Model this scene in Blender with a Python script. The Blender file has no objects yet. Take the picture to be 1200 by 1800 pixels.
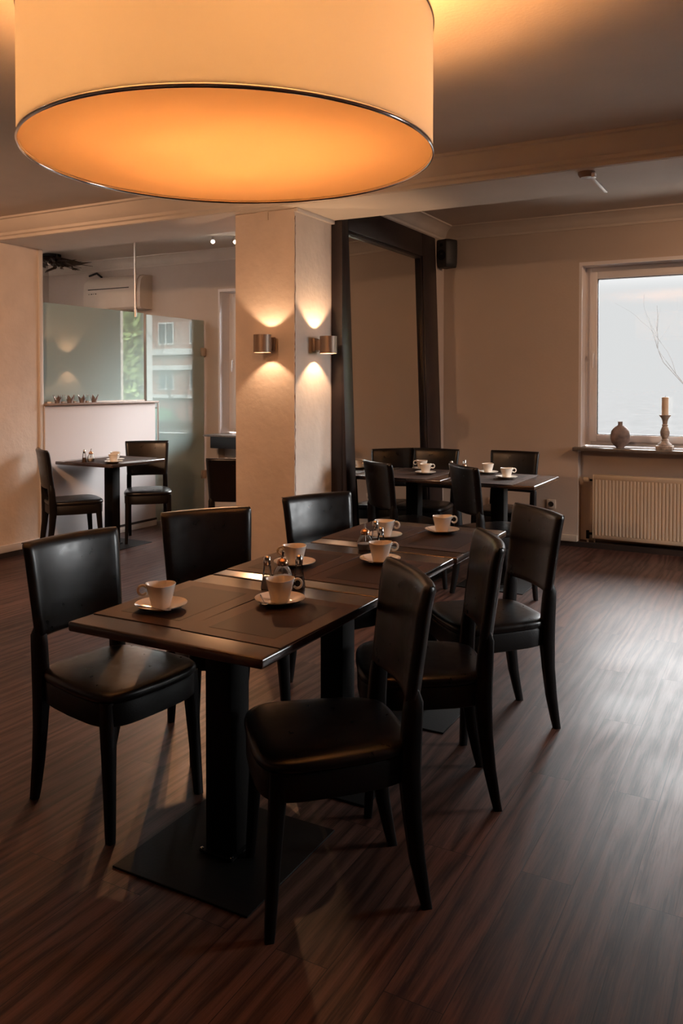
import bpy, bmesh, math, random
from mathutils import Vector, Matrix
R = math.radians
PI = math.pi
random.seed(7)
S = bpy.context.scene
COL = S.collection

# ------------------------------------------------------------------ camera, world, exposure
S.view_settings.view_transform = 'Standard'
S.view_settings.look = 'None'
S.view_settings.exposure = 1.0
S.view_settings.gamma = 1.0
S.view_settings.use_curve_mapping = False
S.cycles.use_denoising = True
S.cycles.max_bounces = 10
S.cycles.diffuse_bounces = 5
S.cycles.glossy_bounces = 5
S.cycles.transparent_max_bounces = 12
S.cycles.sample_clamp_indirect = 4.0
S.cycles.caustics_reflective = False
S.cycles.caustics_refractive = False

YAW, PITCH, ROLL = 0.498509, -0.0210116, -0.00057
cam_d = bpy.data.cameras.new('camera')
cam = bpy.data.objects.new('camera', cam_d)
COL.objects.link(cam)
cam.location = (0, 0, 1.42)
cam.rotation_mode = 'XYZ'
cam.rotation_euler = (PI / 2 + PITCH, 0, YAW)
cam_d.sensor_fit = 'VERTICAL'
cam_d.sensor_height = 36.0
cam_d.lens = 1438.2 / 1800 * 36
cam_d.shift_y = -(703.65 - 900) / 1800 * -1     # optical axis sits above the middle of the frame
cam_d.clip_start = 0.05
cam_d.clip_end = 400
S.camera = cam

SKY_LOW, SKY_HIGH, GLOW = 0.40, 13.0, 15.0
w = bpy.data.worlds.new('overcast_sky')
S.world = w
w.use_nodes = True
nt = w.node_tree
for n in list(nt.nodes): nt.nodes.remove(n)
out = nt.nodes.new('ShaderNodeOutputWorld')
bg = nt.nodes.new('ShaderNodeBackground')
tc = nt.nodes.new('ShaderNodeTexCoord')
sx = nt.nodes.new('ShaderNodeSeparateXYZ')
mr = nt.nodes.new('ShaderNodeMapRange')
mr.interpolation_type = 'SMOOTHSTEP'
mr.inputs['From Min'].default_value = 0.10
mr.inputs['From Max'].default_value = 0.50
mr.inputs['To Min'].default_value = SKY_LOW
mr.inputs['To Max'].default_value = SKY_HIGH
nt.links.new(tc.outputs['Generated'], sx.inputs[0])
nt.links.new(sx.outputs['Z'], mr.inputs['Value'])
bg.inputs['Color'].default_value = (1.0, 0.975, 1.0, 1)
# brighter patch of cloud where the sun stands behind it, off to the right
dt = nt.nodes.new('ShaderNodeVectorMath'); dt.operation = 'DOT_PRODUCT'
gd = Vector((.76, .46, .42)).normalized()
dt.inputs[1].default_value = gd
nt.links.new(tc.outputs['Generated'], dt.inputs[0])
gl = nt.nodes.new('ShaderNodeMapRange'); gl.interpolation_type = 'SMOOTHSTEP'
gl.inputs['From Min'].default_value = .60; gl.inputs['From Max'].default_value = .97
gl.inputs['To Min'].default_value = 0; gl.inputs['To Max'].default_value = GLOW
nt.links.new(dt.outputs['Value'], gl.inputs['Value'])
ad = nt.nodes.new('ShaderNodeMath'); ad.operation = 'ADD'
nt.links.new(mr.outputs[0], ad.inputs[0]); nt.links.new(gl.outputs[0], ad.inputs[1])
nt.links.new(ad.outputs[0], bg.inputs['Strength'])
nt.links.new(bg.outputs[0], out.inputs[0])

PENDANT_W = 80.0
SCONCE_W = 3.6
FILL_SPOT_W = 115.0
WARM = (1.0, 0.44, 0.15)
WARM2 = (1.0, 0.62, 0.36)

def portal(name, x0, x1, z0, z1, y):
    l = bpy.data.lights.new(name, 'AREA')
    l.shape = 'RECTANGLE'; l.size = x1 - x0; l.size_y = z1 - z0
    l.cycles.is_portal = True
    o = bpy.data.objects.new(name, l)
    o.location = ((x0 + x1) / 2, y, (z0 + z1) / 2)
    o.rotation_euler = (-PI / 2, 0, 0)
    COL.objects.link(o)
    return o

# ------------------------------------------------------------------ materials
def newmat(name):
    m = bpy.data.materials.new(name)
    m.use_nodes = True
    return m, m.node_tree, m.node_tree.nodes['Principled BSDF']

def rgba(c): return (c[0], c[1], c[2], 1)

def mat(name, col, rough=.5, metal=0, spec=.5, bump=0, bscale=60, var=0, vscale=4, coat=0, trans=0, ior=1.45):
    m, t, b = newmat(name)
    b.inputs['Base Color'].default_value = rgba(col)
    b.inputs['Roughness'].default_value = rough
    b.inputs['Metallic'].default_value = metal
    b.inputs['Specular IOR Level'].default_value = spec
    b.inputs['Coat Weight'].default_value = coat
    b.inputs['Transmission Weight'].default_value = trans
    b.inputs['IOR'].default_value = ior
    tcn = t.nodes.new('ShaderNodeTexCoord')
    if var:
        n = t.nodes.new('ShaderNodeTexNoise'); n.inputs['Scale'].default_value = vscale; n.inputs['Detail'].default_value = 5
        r = t.nodes.new('ShaderNodeValToRGB')
        r.color_ramp.elements[0].position = .3; r.color_ramp.elements[1].position = .7
        r.color_ramp.elements[0].color = rgba([c * (1 - var) for c in col])
        r.color_ramp.elements[1].color = rgba([min(1, c * (1 + var)) for c in col])
        t.links.new(tcn.outputs['Object'], n.inputs['Vector'])
        t.links.new(n.outputs['Fac'], r.inputs[0]); t.links.new(r.outputs[0], b.inputs['Base Color'])
    if bump:
        n = t.nodes.new('ShaderNodeTexNoise'); n.inputs['Scale'].default_value = bscale; n.inputs['Detail'].default_value = 4
        bp = t.nodes.new('ShaderNodeBump'); bp.inputs['Strength'].default_value = bump; bp.inputs['Distance'].default_value = .003
        t.links.new(tcn.outputs['Object'], n.inputs['Vector'])
        t.links.new(n.outputs['Fac'], bp.inputs['Height']); t.links.new(bp.outputs[0], b.inputs['Normal'])
    return m

def emis(name, col, s):
    m, t, b = newmat(name)
    b.inputs['Base Color'].default_value = rgba(col)
    b.inputs['Emission Color'].default_value = rgba(col)
    b.inputs['Emission Strength'].default_value = s
    return m

M = {}
M['wall'] = mat('woodchip_wall_paint', (.56, .48, .42), .75, spec=.25, bump=.35, bscale=55, var=.035, vscale=2)
M['plaster'] = mat('uneven_plaster', (.70, .60, .52), .7, spec=.25, bump=.9, bscale=24, var=.06, vscale=5)
M['ceiling'] = mat('ceiling_paint', (.66, .58, .50), .8, spec=.2, bump=.3, bscale=70, var=.03)
M['cornice'] = mat('cornice_stucco', (.66, .59, .52), .7, spec=.25, bump=.15, bscale=40, var=.04)
M['panel'] = mat('low_wall_white_panel', (.62, .57, .56), .55, spec=.3, bump=.1, bscale=60)
M['trim'] = mat('white_trim', (.66, .60, .55), .45)
M['frame_white'] = mat('white_window_plastic', (.80, .79, .81), .35)
M['reveal'] = mat('window_reveal_paint', (.80, .77, .78), .6)
M['duct'] = mat('beige_cable_duct', (.46, .38, .30), .5)
M['skirt'] = mat('dark_skirting', (.03, .022, .02), .5)
M['rad'] = mat('cream_radiator_enamel', (.60, .50, .38), .35)
M['stone'] = mat('dark_stone_sill', (.16, .14, .13), .25, var=.2, vscale=30)
M['steel'] = mat('brushed_steel', (.6, .57, .54), .3, metal=1)
M['chrome'] = mat('chrome', (.8, .78, .76), .12, metal=1)
M['sconce'] = mat('satin_nickel', (.26, .19, .145), .45, metal=.6, bump=.05, bscale=200)
M['black'] = mat('matt_black_plastic', (.012, .012, .013), .5, bump=.1, bscale=200)
M['iron'] = mat('black_powder_coated_steel', (.006, .005, .0045), .55, spec=.15, bump=.12, bscale=120)
M['porcelain'] = mat('white_porcelain', (.82, .76, .68), .12, coat=.3)
M['ac'] = mat('off_white_plastic', (.60, .52, .44), .4)
M['dark_slot'] = mat('dark_vent_slot', (.03, .025, .02), .6)
M['mirrorframe'] = mat('dark_stained_mirror_wood', (.016, .009, .009), .36, bump=.12, bscale=14, var=.3, vscale=8)
M['candle'] = mat('cream_wax', (.85, .72, .58), .5)
M['shabby'] = mat('whitewashed_wood', (.42, .36, .32), .7, var=.45, vscale=30, bump=.3, bscale=60)
M['pot'] = mat('streaked_stoneware', (.22, .17, .16), .6, var=.55, vscale=14, bump=.3, bscale=50)
M['tealight'] = mat('white_tealight_wax', (.8, .72, .66), .5)
M['crown'] = mat('aged_silver', (.42, .34, .32), .3, metal=.8, var=.3, vscale=80)
M['salt'] = mat('white_salt', (.85, .82, .78), .9)
M['pepper'] = mat('ground_pepper', (.10, .06, .04), .9, var=.4, vscale=400)
M['sugar'] = mat('white_sugar', (.86, .80, .74), .9, bump=.4, bscale=300)
M['copper'] = mat('copper_toned_steel', (.62, .36, .22), .22, metal=1)
M['hingem'] = mat('satin_brass_hinge', (.55, .45, .36), .35, metal=.8)
M['bulb'] = emis('lamp_glass_glow', (1.0, .80, .55), 9)
M['spotglow'] = emis('ceiling_spot_glow', (1.0, .82, .62), 14)
M['bark'] = mat('pale_bare_bark', (.045, .042, .04), 1, spec=0)
M['leaf'] = mat('ivy_leaf', (.13, .17, .07), .8, spec=.1, var=.7, vscale=3)
M['hedge'] = mat('evergreen_hedge', (.05, .085, .05), .9, spec=.1, var=.5, vscale=2, bump=.8, bscale=8)
M['render'] = mat('white_render', (.30, .29, .28), .9)
M['asphalt'] = mat('dark_asphalt', (.028, .028, .028), 1, spec=0, var=.1, vscale=1)
M['curtainp'] = mat('violet_curtain', (.35, .25, .45), .9)
M['darkglass'] = mat('dark_window_pane', (.05, .06, .07), .1)
M['greywood'] = mat('weathered_ledge_wood', (.26, .18, .14), .5, var=.25, vscale=12)

def brick_mat():
    m, t, b = newmat('red_brick_facade')
    tcn = t.nodes.new('ShaderNodeTexCoord'); br = t.nodes.new('ShaderNodeTexBrick')
    mp = t.nodes.new('ShaderNodeMapping'); mp.inputs['Rotation'].default_value = (PI / 2, 0, 0)
    br.inputs['Color1'].default_value = (.20, .075, .05, 1); br.inputs['Color2'].default_value = (.16, .06, .04, 1)
    br.inputs['Mortar'].default_value = (.2, .18, .16, 1); br.inputs['Scale'].default_value = 1
    br.inputs['Brick Width'].default_value = .25; br.inputs['Row Height'].default_value = .08; br.inputs['Mortar Size'].default_value = .01
    t.links.new(tcn.outputs['Object'], mp.inputs[0]); t.links.new(mp.outputs[0], br.inputs['Vector'])
    t.links.new(br.outputs['Color'], b.inputs['Base Color']); b.inputs['Roughness'].default_value = .9
    return m
M['brick'] = brick_mat()

def floor_mat():
    m, t, b = newmat('dark_vinyl_planks')
    N = t.nodes.new; L = t.links.new
    tcn = N('ShaderNodeTexCoord'); sp = N('ShaderNodeSeparateXYZ'); L(tcn.outputs['Object'], sp.inputs[0])
    a1 = N('ShaderNodeMath'); a1.operation = 'ADD'; a1.inputs[1].default_value = .76 + 1.23 * 20; L(sp.outputs['Y'], a1.inputs[0])
    a2 = N('ShaderNodeMath'); a2.operation = 'ADD'; a2.inputs[1].default_value = .367 + .149 * 200; L(sp.outputs['X'], a2.inputs[0])
    cb = N('ShaderNodeCombineXYZ'); L(a1.outputs[0], cb.inputs[0]); L(a2.outputs[0], cb.inputs[1])
    br = N('ShaderNodeTexBrick')
    br.inputs['Scale'].default_value = 1; br.inputs['Brick Width'].default_value = 1.23; br.inputs['Row Height'].default_value = .149
    br.inputs['Mortar Size'].default_value = .0012; br.inputs['Mortar Smooth'].default_value = .1
    br.offset = .5; br.offset_frequency = 2
    br.inputs['Color1'].default_value = (0, 0, 0, 1); br.inputs['Color2'].default_value = (1, 1, 1, 1); br.inputs['Mortar'].default_value = (.5, .5, .5, 1)
    L(cb.outputs[0], br.inputs['Vector'])
    # stretched grain, shifted per plank
    sh = N('ShaderNodeVectorMath'); sh.operation = 'MULTIPLY_ADD'
    L(br.outputs['Color'], sh.inputs[0]); sh.inputs[1].default_value = (7.3, 3.1, 1.7); L(tcn.outputs['Object'], sh.inputs[2])
    mp = N('ShaderNodeMapping'); mp.inputs['Scale'].default_value = (95, 3.2, 1); L(sh.outputs[0], mp.inputs[0])
    n1 = N('ShaderNodeTexNoise'); n1.inputs['Scale'].default_value = 1.0; n1.inputs['Detail'].default_value = 7; n1.inputs['Roughness'].default_value = .72; n1.inputs['Distortion'].default_value = 1.6
    L(mp.outputs[0], n1.inputs['Vector'])
    mp2 = N('ShaderNodeMapping'); mp2.inputs['Scale'].default_value = (5, .55, 1); L(sh.outputs[0], mp2.inputs[0])
    wv = N('ShaderNodeTexWave'); wv.wave_type = 'BANDS'; wv.bands_direction = 'X'; wv.inputs['Scale'].default_value = 1.1; wv.inputs['Distortion'].default_value = 14
    wv.inputs['Detail'].default_value = 3; wv.inputs['Detail Scale'].default_value = 1.2
    L(mp2.outputs[0], wv.inputs['Vector'])
    mx = N('ShaderNodeMix'); mx.data_type = 'FLOAT'; mx.inputs[0].default_value = .20; L(n1.outputs['Fac'], mx.inputs[2]); L(wv.outputs['Fac'], mx.inputs[3])
    rp = N('ShaderNodeValToRGB'); e = rp.color_ramp.elements
    e[0].position = .33; e[0].color = (.020, .009, .0068, 1); e[1].position = .66; e[1].color = (.100, .049, .037, 1)
    L(mx.outputs[0], rp.inputs[0])
    tint = N('ShaderNodeMix'); tint.data_type = 'RGBA'; tint.blend_type = 'MULTIPLY'; tint.inputs[0].default_value = 1
    mrt = N('ShaderNodeMapRange'); mrt.inputs['To Min'].default_value = .78; mrt.inputs['To Max'].default_value = 1.22; L(br.outputs['Color'], mrt.inputs[0])
    L(rp.outputs[0], tint.inputs[6]); L(mrt.outputs[0], tint.inputs[7])
    dk = N('ShaderNodeMix'); dk.data_type = 'RGBA'; L(br.outputs['Fac'], dk.inputs[0]); L(tint.outputs[2], dk.inputs[6]); dk.inputs[7].default_value = (.008, .005, .004, 1)
    L(dk.outputs[2], b.inputs['Base Color'])
    # worn, patchy sheen
    n3 = N('ShaderNodeTexNoise'); n3.inputs['Scale'].default_value = 2.2; n3.inputs['Detail'].default_value = 5; L(tcn.outputs['Object'], n3.inputs['Vector'])
    m3 = N('ShaderNodeMix'); m3.data_type = 'FLOAT'; m3.inputs[0].default_value = .6; L(mx.outputs[0], m3.inputs[2]); L(n3.outputs['Fac'], m3.inputs[3])
    rr = N('ShaderNodeMapRange'); rr.inputs['From Min'].default_value = .25; rr.inputs['From Max'].default_value = .75; rr.inputs['To Min'].default_value = .50; rr.inputs['To Max'].default_value = .33
    L(m3.outputs[0], rr.inputs[0]); L(rr.outputs[0], b.inputs['Roughness'])
    b.inputs['Specular IOR Level'].default_value = .22
    hb = N('ShaderNodeMath'); hb.operation = 'MULTIPLY_ADD'; L(br.outputs['Fac'], hb.inputs[0]); hb.inputs[1].default_value = -.8; L(mx.outputs[0], hb.inputs[2])
    bp = N('ShaderNodeBump'); bp.inputs['Strength'].default_value = .5; bp.inputs['Distance'].default_value = .0010
    L(hb.outputs[0], bp.inputs['Height']); L(bp.outputs[0], b.inputs['Normal'])
    return m
M['floor'] = floor_mat()

def wood_top_mat():
    m, t, b = newmat('varnished_dark_tabletop')
    N = t.nodes.new; L = t.links.new
    tcn = N('ShaderNodeTexCoord'); mp = N('ShaderNodeMapping'); mp.inputs['Scale'].default_value = (2, 24, 2); L(tcn.outputs['Object'], mp.inputs[0])
    n = N('ShaderNodeTexNoise'); n.inputs['Scale'].default_value = 1.2; n.inputs['Detail'].default_value = 6; L(mp.outputs[0], n.inputs['Vector'])
    r = N('ShaderNodeValToRGB'); r.color_ramp.elements[0].position = .3; r.color_ramp.elements[1].position = .75
    r.color_ramp.elements[0].color = (.020, .010, .007, 1); r.color_ramp.elements[1].color = (.060, .030, .021, 1)
    L(n.outputs['Fac'], r.inputs[0]); L(r.outputs[0], b.inputs['Base Color'])
    n2 = N('ShaderNodeTexNoise'); n2.inputs['Scale'].default_value = 9; n2.inputs['Detail'].default_value = 3; L(tcn.outputs['Object'], n2.inputs['Vector'])
    rr = N('ShaderNodeMapRange'); b.inputs['Coat Weight'].default_value = 1; b.inputs['Coat Roughness'].default_value = .24; rr.inputs['To Min'].default_value = .16; rr.inputs['To Max'].default_value = .30; L(n2.outputs['Fac'], rr.inputs[0]); L(rr.outputs[0], b.inputs['Roughness'])
    bp = N('ShaderNodeBump'); bp.inputs['Strength'].default_value = .12; bp.inputs['Distance'].default_value = .002; L(n2.outputs['Fac'], bp.inputs['Height']); L(bp.outputs[0], b.inputs['Normal'])
    return m
M['top'] = wood_top_mat()

def weave_mat(name, c1, c2):
    m, t, b = newmat(name)
    N = t.nodes.new; L = t.links.new
    tcn = N('ShaderNodeTexCoord')
    ck = N('ShaderNodeTexChecker'); ck.inputs['Scale'].default_value = 520; ck.inputs['Color1'].default_value = rgba(c1); ck.inputs['Color2'].default_value = rgba(c2)
    L(tcn.outputs['Object'], ck.inputs['Vector']); L(ck.outputs['Color'], b.inputs['Base Color'])
    b.inputs['Roughness'].default_value = .6; b.inputs['Specular IOR Level'].default_value = .22
    bp = N('ShaderNodeBump'); bp.inputs['Strength'].default_value = .3; bp.inputs['Distance'].default_value = .0008; L(ck.outputs['Fac'], bp.inputs['Height']); L(bp.outputs[0], b.inputs['Normal'])
    return m
M['mat_border'] = weave_mat('woven_mat_border', (.070, .038, .026), (.045, .025, .018))
M['mat_inner'] = weave_mat('woven_mat_centre', (.036, .018, .013), (.022, .011, .008))

def leather_mat():
    m, t, b = newmat('black_brown_leather')
    N = t.nodes.new; L = t.links.new
    tcn = N('ShaderNodeTexCoord')
    b.inputs['Base Color'].default_value = (.005, .0032, .0028, 1)
    n2 = N('ShaderNodeTexNoise'); n2.inputs['Scale'].default_value = 26; n2.inputs['Detail'].default_value = 5; L(tcn.outputs['Object'], n2.inputs['Vector'])
    rr = N('ShaderNodeMapRange'); rr.inputs['From Min'].default_value = .3; rr.inputs['From Max'].default_value = .7; rr.inputs['To Min'].default_value = .27; rr.inputs['To Max'].default_value = .36; L(n2.outputs['Fac'], rr.inputs[0]); L(rr.outputs[0], b.inputs['Roughness'])
    n3 = N('ShaderNodeTexNoise'); n3.inputs['Scale'].default_value = 90; n3.inputs['Detail'].default_value = 2; L(tcn.outputs['Object'], n3.inputs['Vector'])
    bp = N('ShaderNodeBump'); bp.inputs['Strength'].default_value = .06; bp.inputs['Distance'].default_value = .0010; L(n3.outputs['Fac'], bp.inputs['Height']); L(bp.outputs[0], b.inputs['Normal'])
    b.inputs['Specular IOR Level'].default_value = .4
    return m
M['leather'] = leather_mat()
M['legleather'] = mat('dark_leather_wrapped_frame', (.006, .004, .0035), .45, spec=.22, bump=.15, bscale=180)

def shade_mat(name, col, tr, gl=.05):
    m = bpy.data.materials.new(name); m.use_nodes = True; t = m.node_tree
    for n in list(t.nodes): t.nodes.remove(n)
    N = t.nodes.new; L = t.links.new
    o = N('ShaderNodeOutputMaterial'); a = N('ShaderNodeBsdfTranslucent'); d = N('ShaderNodeBsdfDiffuse'); mx = N('ShaderNodeMixShader')
    tcn = N('ShaderNodeTexCoord'); nz = N('ShaderNodeTexNoise'); nz.inputs['Scale'].default_value = 3; L(tcn.outputs['Object'], nz.inputs['Vector'])
    r = N('ShaderNodeValToRGB'); r.color_ramp.elements[0].color = rgba([c * .95 for c in col]); r.color_ramp.elements[1].color = rgba(col); L(nz.outputs['Fac'], r.inputs[0])
    L(r.outputs[0], a.inputs['Color']); L(r.outputs[0], d.inputs['Color']); mx.inputs[0].default_value = tr
    L(d.outputs[0], mx.inputs[1]); L(a.outputs[0], mx.inputs[2]); L(mx.outputs[0], o.inputs[0])
    return m
M['shade'] = shade_mat('cream_fabric_shade', (.82, .82, .80), .20)
M['diffuser'] = shade_mat('opal_diffuser', (.87, .765, .62), .235)

def pane_mat(name, refl, tint=(.97, .99, .98)):
    m = bpy.data.materials.new(name); m.use_nodes = True; t = m.node_tree
    for n in list(t.nodes): t.nodes.remove(n)
    N = t.nodes.new; L = t.links.new
    o = N('ShaderNodeOutputMaterial'); a = N('ShaderNodeBsdfTransparent'); g = N('ShaderNodeBsdfGlossy'); mx = N('ShaderNodeMixShader'); fr = N('ShaderNodeFresnel')
    fr.inputs['IOR'].default_value = refl; g.inputs['Roughness'].default_value = .0; a.inputs['Color'].default_value = rgba(tint)
    L(fr.outputs[0], mx.inputs[0]); L(a.outputs[0], mx.inputs[1]); L(g.outputs[0], mx.inputs[2]); L(mx.outputs[0], o.inputs[0])
    return m
M['pane'] = pane_mat('clear_window_glass', 1.35)
M['jar'] = pane_mat('thin_jar_glass', 1.5, (.94, .94, .93))

def frosted_mat():
    m = bpy.data.materials.new('frosted_green_glass'); m.use_nodes = True; t = m.node_tree
    for n in list(t.nodes): t.nodes.remove(n)
    N = t.nodes.new; L = t.links.new
    o = N('ShaderNodeOutputMaterial'); d = N('ShaderNodeBsdfDiffuse'); tr = N('ShaderNodeBsdfTranslucent'); g = N('ShaderNodeBsdfGlossy')
    d.inputs['Color'].default_value = (.50, .64, .62, 1); tr.inputs['Color'].default_value = (.50, .68, .70, 1)
    g.inputs['Roughness'].default_value = .008; g.inputs['Color'].default_value = (.95, 1, .98, 1)
    m1 = N('ShaderNodeMixShader'); m1.inputs[0].default_value = .35; L(d.outputs[0], m1.inputs[1]); L(tr.outputs[0], m1.inputs[2])
    fr = N('ShaderNodeFresnel'); fr.inputs['IOR'].default_value = 2.1
    m2 = N('ShaderNodeMixShader'); L(fr.outputs[0], m2.inputs[0]); L(m1.outputs[0], m2.inputs[1]); L(g.outputs[0], m2.inputs[2])
    L(m2.outputs[0], o.inputs[0])
    return m
M['frost'] = frosted_mat()
m_, t_, b_ = newmat('silvered_mirror')
b_.inputs['Base Color'].default_value = (.80, .78, .74, 1); b_.inputs['Metallic'].default_value = 1; b_.inputs['Roughness'].default_value = .012
M['mirror'] = m_

# ------------------------------------------------------------------ mesh helpers
class MB:
    def __init__(s): s.bm = bmesh.new()
    def box(s, x0, x1, y0, y1, z0, z1, bev=0, seg=2, mi=0):
        vs = [s.bm.verts.new((x, y, z)) for z in (z0, z1) for y in (y0, y1) for x in (x0, x1)]
        F = [(0, 2, 3, 1), (4, 5, 7, 6), (0, 1, 5, 4), (2, 6, 7, 3), (0, 4, 6, 2), (1, 3, 7, 5)]
        fs = [s.bm.faces.new([vs[i] for i in f]) for f in F]
        for f in fs: f.material_index = mi
        if bev:
            es = set(e for f in fs for e in f.edges)
            bmesh.ops.bevel(s.bm, geom=list(es), offset=bev, segments=seg, profile=.5, affect='EDGES')
        return s
    def loft(s, rings, cap=True, closed=True, mi=0):
        rv = [[s.bm.verts.new(p) for p in r] for r in rings]
        n = len(rv[0])
        for a, b in zip(rv, rv[1:]):
            for i in range(n if closed else n - 1):
                j = (i + 1) % n
                f = s.bm.faces.new((a[i], a[j], b[j], b[i])); f.material_index = mi
        if cap:
            for r in (rv[0][::-1], rv[-1]):
                try: s.bm.faces.new(r).material_index = mi
                except ValueError: pass
        return s
    def lathe(s, prof, n=32, c=(0, 0, 0), fn=None, cap=True, mi=0):
        rings = []
        for (r, z) in prof:
            ring = []
            for i in range(n):
                a = 2 * PI * i / n
                p = Vector((c[0] + r * math.cos(a), c[1] + r * math.sin(a), c[2] + z))
                if fn: p = fn(p, a, r, z)
                ring.append(p)
            rings.append(ring)
        return s.loft(rings, cap, mi=mi)
    def tube(s, pts, rad, n=10, cap=True, mi=0, sq=None):
        pts = [Vector(p) for p in pts]
        rings = []
        prev = None
        for i, p in enumerate(pts):
            d = (pts[min(i + 1, len(pts) - 1)] - pts[max(i - 1, 0)]).normalized()
            if prev is None:
                u = d.cross(Vector((0, 0, 1)))
                if u.length < .05: u = d.cross(Vector((0, 1, 0)))
                u.normalize()
            else:
                u = (prev - d * prev.dot(d)).normalized()
            v = d.cross(u); prev = u
            r = rad[i] if isinstance(rad, (list, tuple)) else rad
            rings.append([p + (u * math.cos(2 * PI * k / n) + v * math.sin(2 * PI * k / n)) * r for k in range(n)])
        return s.loft(rings, cap, mi=mi)
    def ext(s, poly, axis, a, b, mi=0):
        """extrude a closed 2D polygon along axis from a to b; poly coordinates are the other two axes in order"""
        def P(q, t):
            return {'x': (t, q[0], q[1]), 'y': (q[0], t, q[1]), 'z': (q[0], q[1], t)}[axis]
        return s.loft([[P(q, a) for q in poly], [P(q, b) for q in poly]], True, mi=mi)
    def build(s, name, material, parent=None, sharp=38, loc=None):
        bmesh.ops.recalc_face_normals(s.bm, faces=s.bm.faces[:])
        for f in s.bm.faces: f.smooth = True
        lim = R(sharp)
        for e in s.bm.edges:
            if len(e.link_faces) == 2:
                if e.calc_face_angle(0) > lim: e.smooth = False
            else: e.smooth = False
        me = bpy.data.meshes.new(name)
        s.bm.to_mesh(me); s.bm.free()
        for m in (material if isinstance(material, (list, tuple)) else [material]): me.materials.append(m)
        o = bpy.data.objects.new(name, me)
        if loc: o.location = loc
        if parent: o.parent = parent
        COL.objects.link(o)
        return o

def tag(o, label=None, cat=None, group=None, kind=None):
    if label: o['label'] = label
    if cat: o['category'] = cat
    if group: o['group'] = group
    if kind: o['kind'] = kind
    return o

def thing(name, label, cat, loc=(0, 0, 0), rz=0, group=None):
    o = bpy.data.objects.new(name, None)
    o.empty_display_size = .1
    o.location = loc; o.rotation_euler = (0, 0, rz)
    COL.objects.link(o)
    return tag(o, label, cat, group)

def struct(name, mb, m):
    return tag(mb.build(name, m), kind='structure')

def copy_tree(o, parent=None):
    c = o.copy(); COL.objects.link(c)
    c.parent = parent
    for ch in list(o.children): copy_tree(ch, c)
    return c

def put(proto, first, loc, rz, label, cat, group):
    """first use moves the prototype itself; later uses copy it"""
    o = proto if first else copy_tree(proto)
    o.location = loc; o.rotation_euler = (0, 0, rz)
    return tag(o, label, cat, group)

# ------------------------------------------------------------------ room shell
XL, XM, XR = -5.56, -2.83, 3.2       # left wall, mirror wall, right wall
YB, YW = -2.3, 7.2                   # back wall, window wall
ZN, ZF = 2.70, 2.86                  # ceiling of the near and the far part
XH = -8.05                           # end wall of the room behind the glass partition
BZ = 2.55                            # underside of the beam
WT = .38

struct('floor', MB().box(XH - .1, XR + .1, YB - .1, YW + .4, -.12, 0), M['floor'])
struct('ceiling', MB().box(XL - .1, XR + .1, YB - .1, 4.44, ZN, ZN + .3), M['ceiling'])
struct('ceiling_rear', MB().box(XH - .1, XR + .1, 4.99, YW + .1, ZF, ZF + .14), M['ceiling'])
b = MB().box(XL - .1, XR + .1, 4.43, 5.0, BZ, 3.0)
struct('trim_1', b, M['ceiling'])
# beam cornice on the near side (small stepped cove)
prof = [(4.435, 2.552), (4.415, 2.552), (4.410, 2.572), (4.395, 2.580), (4.390, 2.60), (4.372, 2.612), (4.345, 2.64), (4.325, 2.668), (4.318, 2.682), (4.300, 2.686), (4.298, 2.702), (4.435, 2.702)]
struct('trim_2', MB().ext(prof, 'x', XL, XR), M['cornice'])

# window wall with its two openings
W1 = (-5.45, -4.05, .87, 2.44)
W2 = (-1.585, .02, .865, 2.46)
b = MB()
xs = [XH - .1, W1[0], W1[1], W2[0], W2[1], XR]
for i in (0, 2, 4): b.box(xs[i], xs[i + 1], YW, YW + WT, 0, 3.0)
for W in (W1, W2):
    b.box(W[0], W[1], YW, YW + WT, W[3], 3.0)
    b.box(W[0], W[1], YW + .11, YW + WT, 0, W[2] - .04)
struct('wall_rear', b, M['wall'])
W4 = (4.95, 6.55, .865, 2.46)        # unseen window opening, added in the right wall for side daylight
struct('wall_right', MB().box(XR, XR + WT, YB, W4[0], 0, 3.0).box(XR, XR + WT, W4[1], YW + WT, 0, 3.0).box(XR, XR + WT, W4[0], W4[1], 0, W4[2]).box(XR, XR + WT, W4[0], W4[1], W4[3], 3.0), M['wall'])
struct('wall_front', MB().box(XL - .1, XR, YB - .15, YB, 0, 3.0), M['wall'])
struct('wall_left', MB().box(XL - .12, XL, YB, 4.86, 0, 3.0), M['plaster'])
struct('trim_3', MB().box(XL - .12, XL + .012, 4.86, 4.90, 0, BZ, .004), M['trim'])
struct('wall_hall_end', MB().box(XH - .12, XH, 4.6, YW, 0, 3.0), M['wall'])
struct('wall_hall_side', MB().box(XH, XL - .12, 4.62, 4.74, 0, 3.0), M['wall'])
struct('wall_mirror', MB().box(XM - .38, XM, 5.02, YW, 0, 3.0), M['wall'])

# pillar under the beam
PX0, PX1, PY0, PY1 = -3.27, -2.80, 4.51, 5.0
b = MB().box(PX0, PX1, PY0, PY1, 0, BZ, .004, 1)
b.box(-3.09, -3.0, PY0 - .008, PY0 + .02, 2.49, BZ)
struct('trim_4', b, M['plaster'])
struct('trim_5', MB().box(PX1, PX1 + .028, PY0 - .01, PY1, BZ - .026, BZ, .004), M['trim'])

# hairline crack along the pillar corner
rc = random.Random(4)
z_ = .35
pts_ = []
while z_ < 2.5:
    pts_.append((PX1 + .0005, PY0 + .006 + rc.uniform(-.003, .004), z_)); z_ += rc.uniform(.012, .04)
struct('trim_12', MB().tube(pts_, [rc.uniform(.0006, .0028) for _ in pts_], 5), mat('cracked_plaster_edge', (.16, .08, .05), .9))
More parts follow.
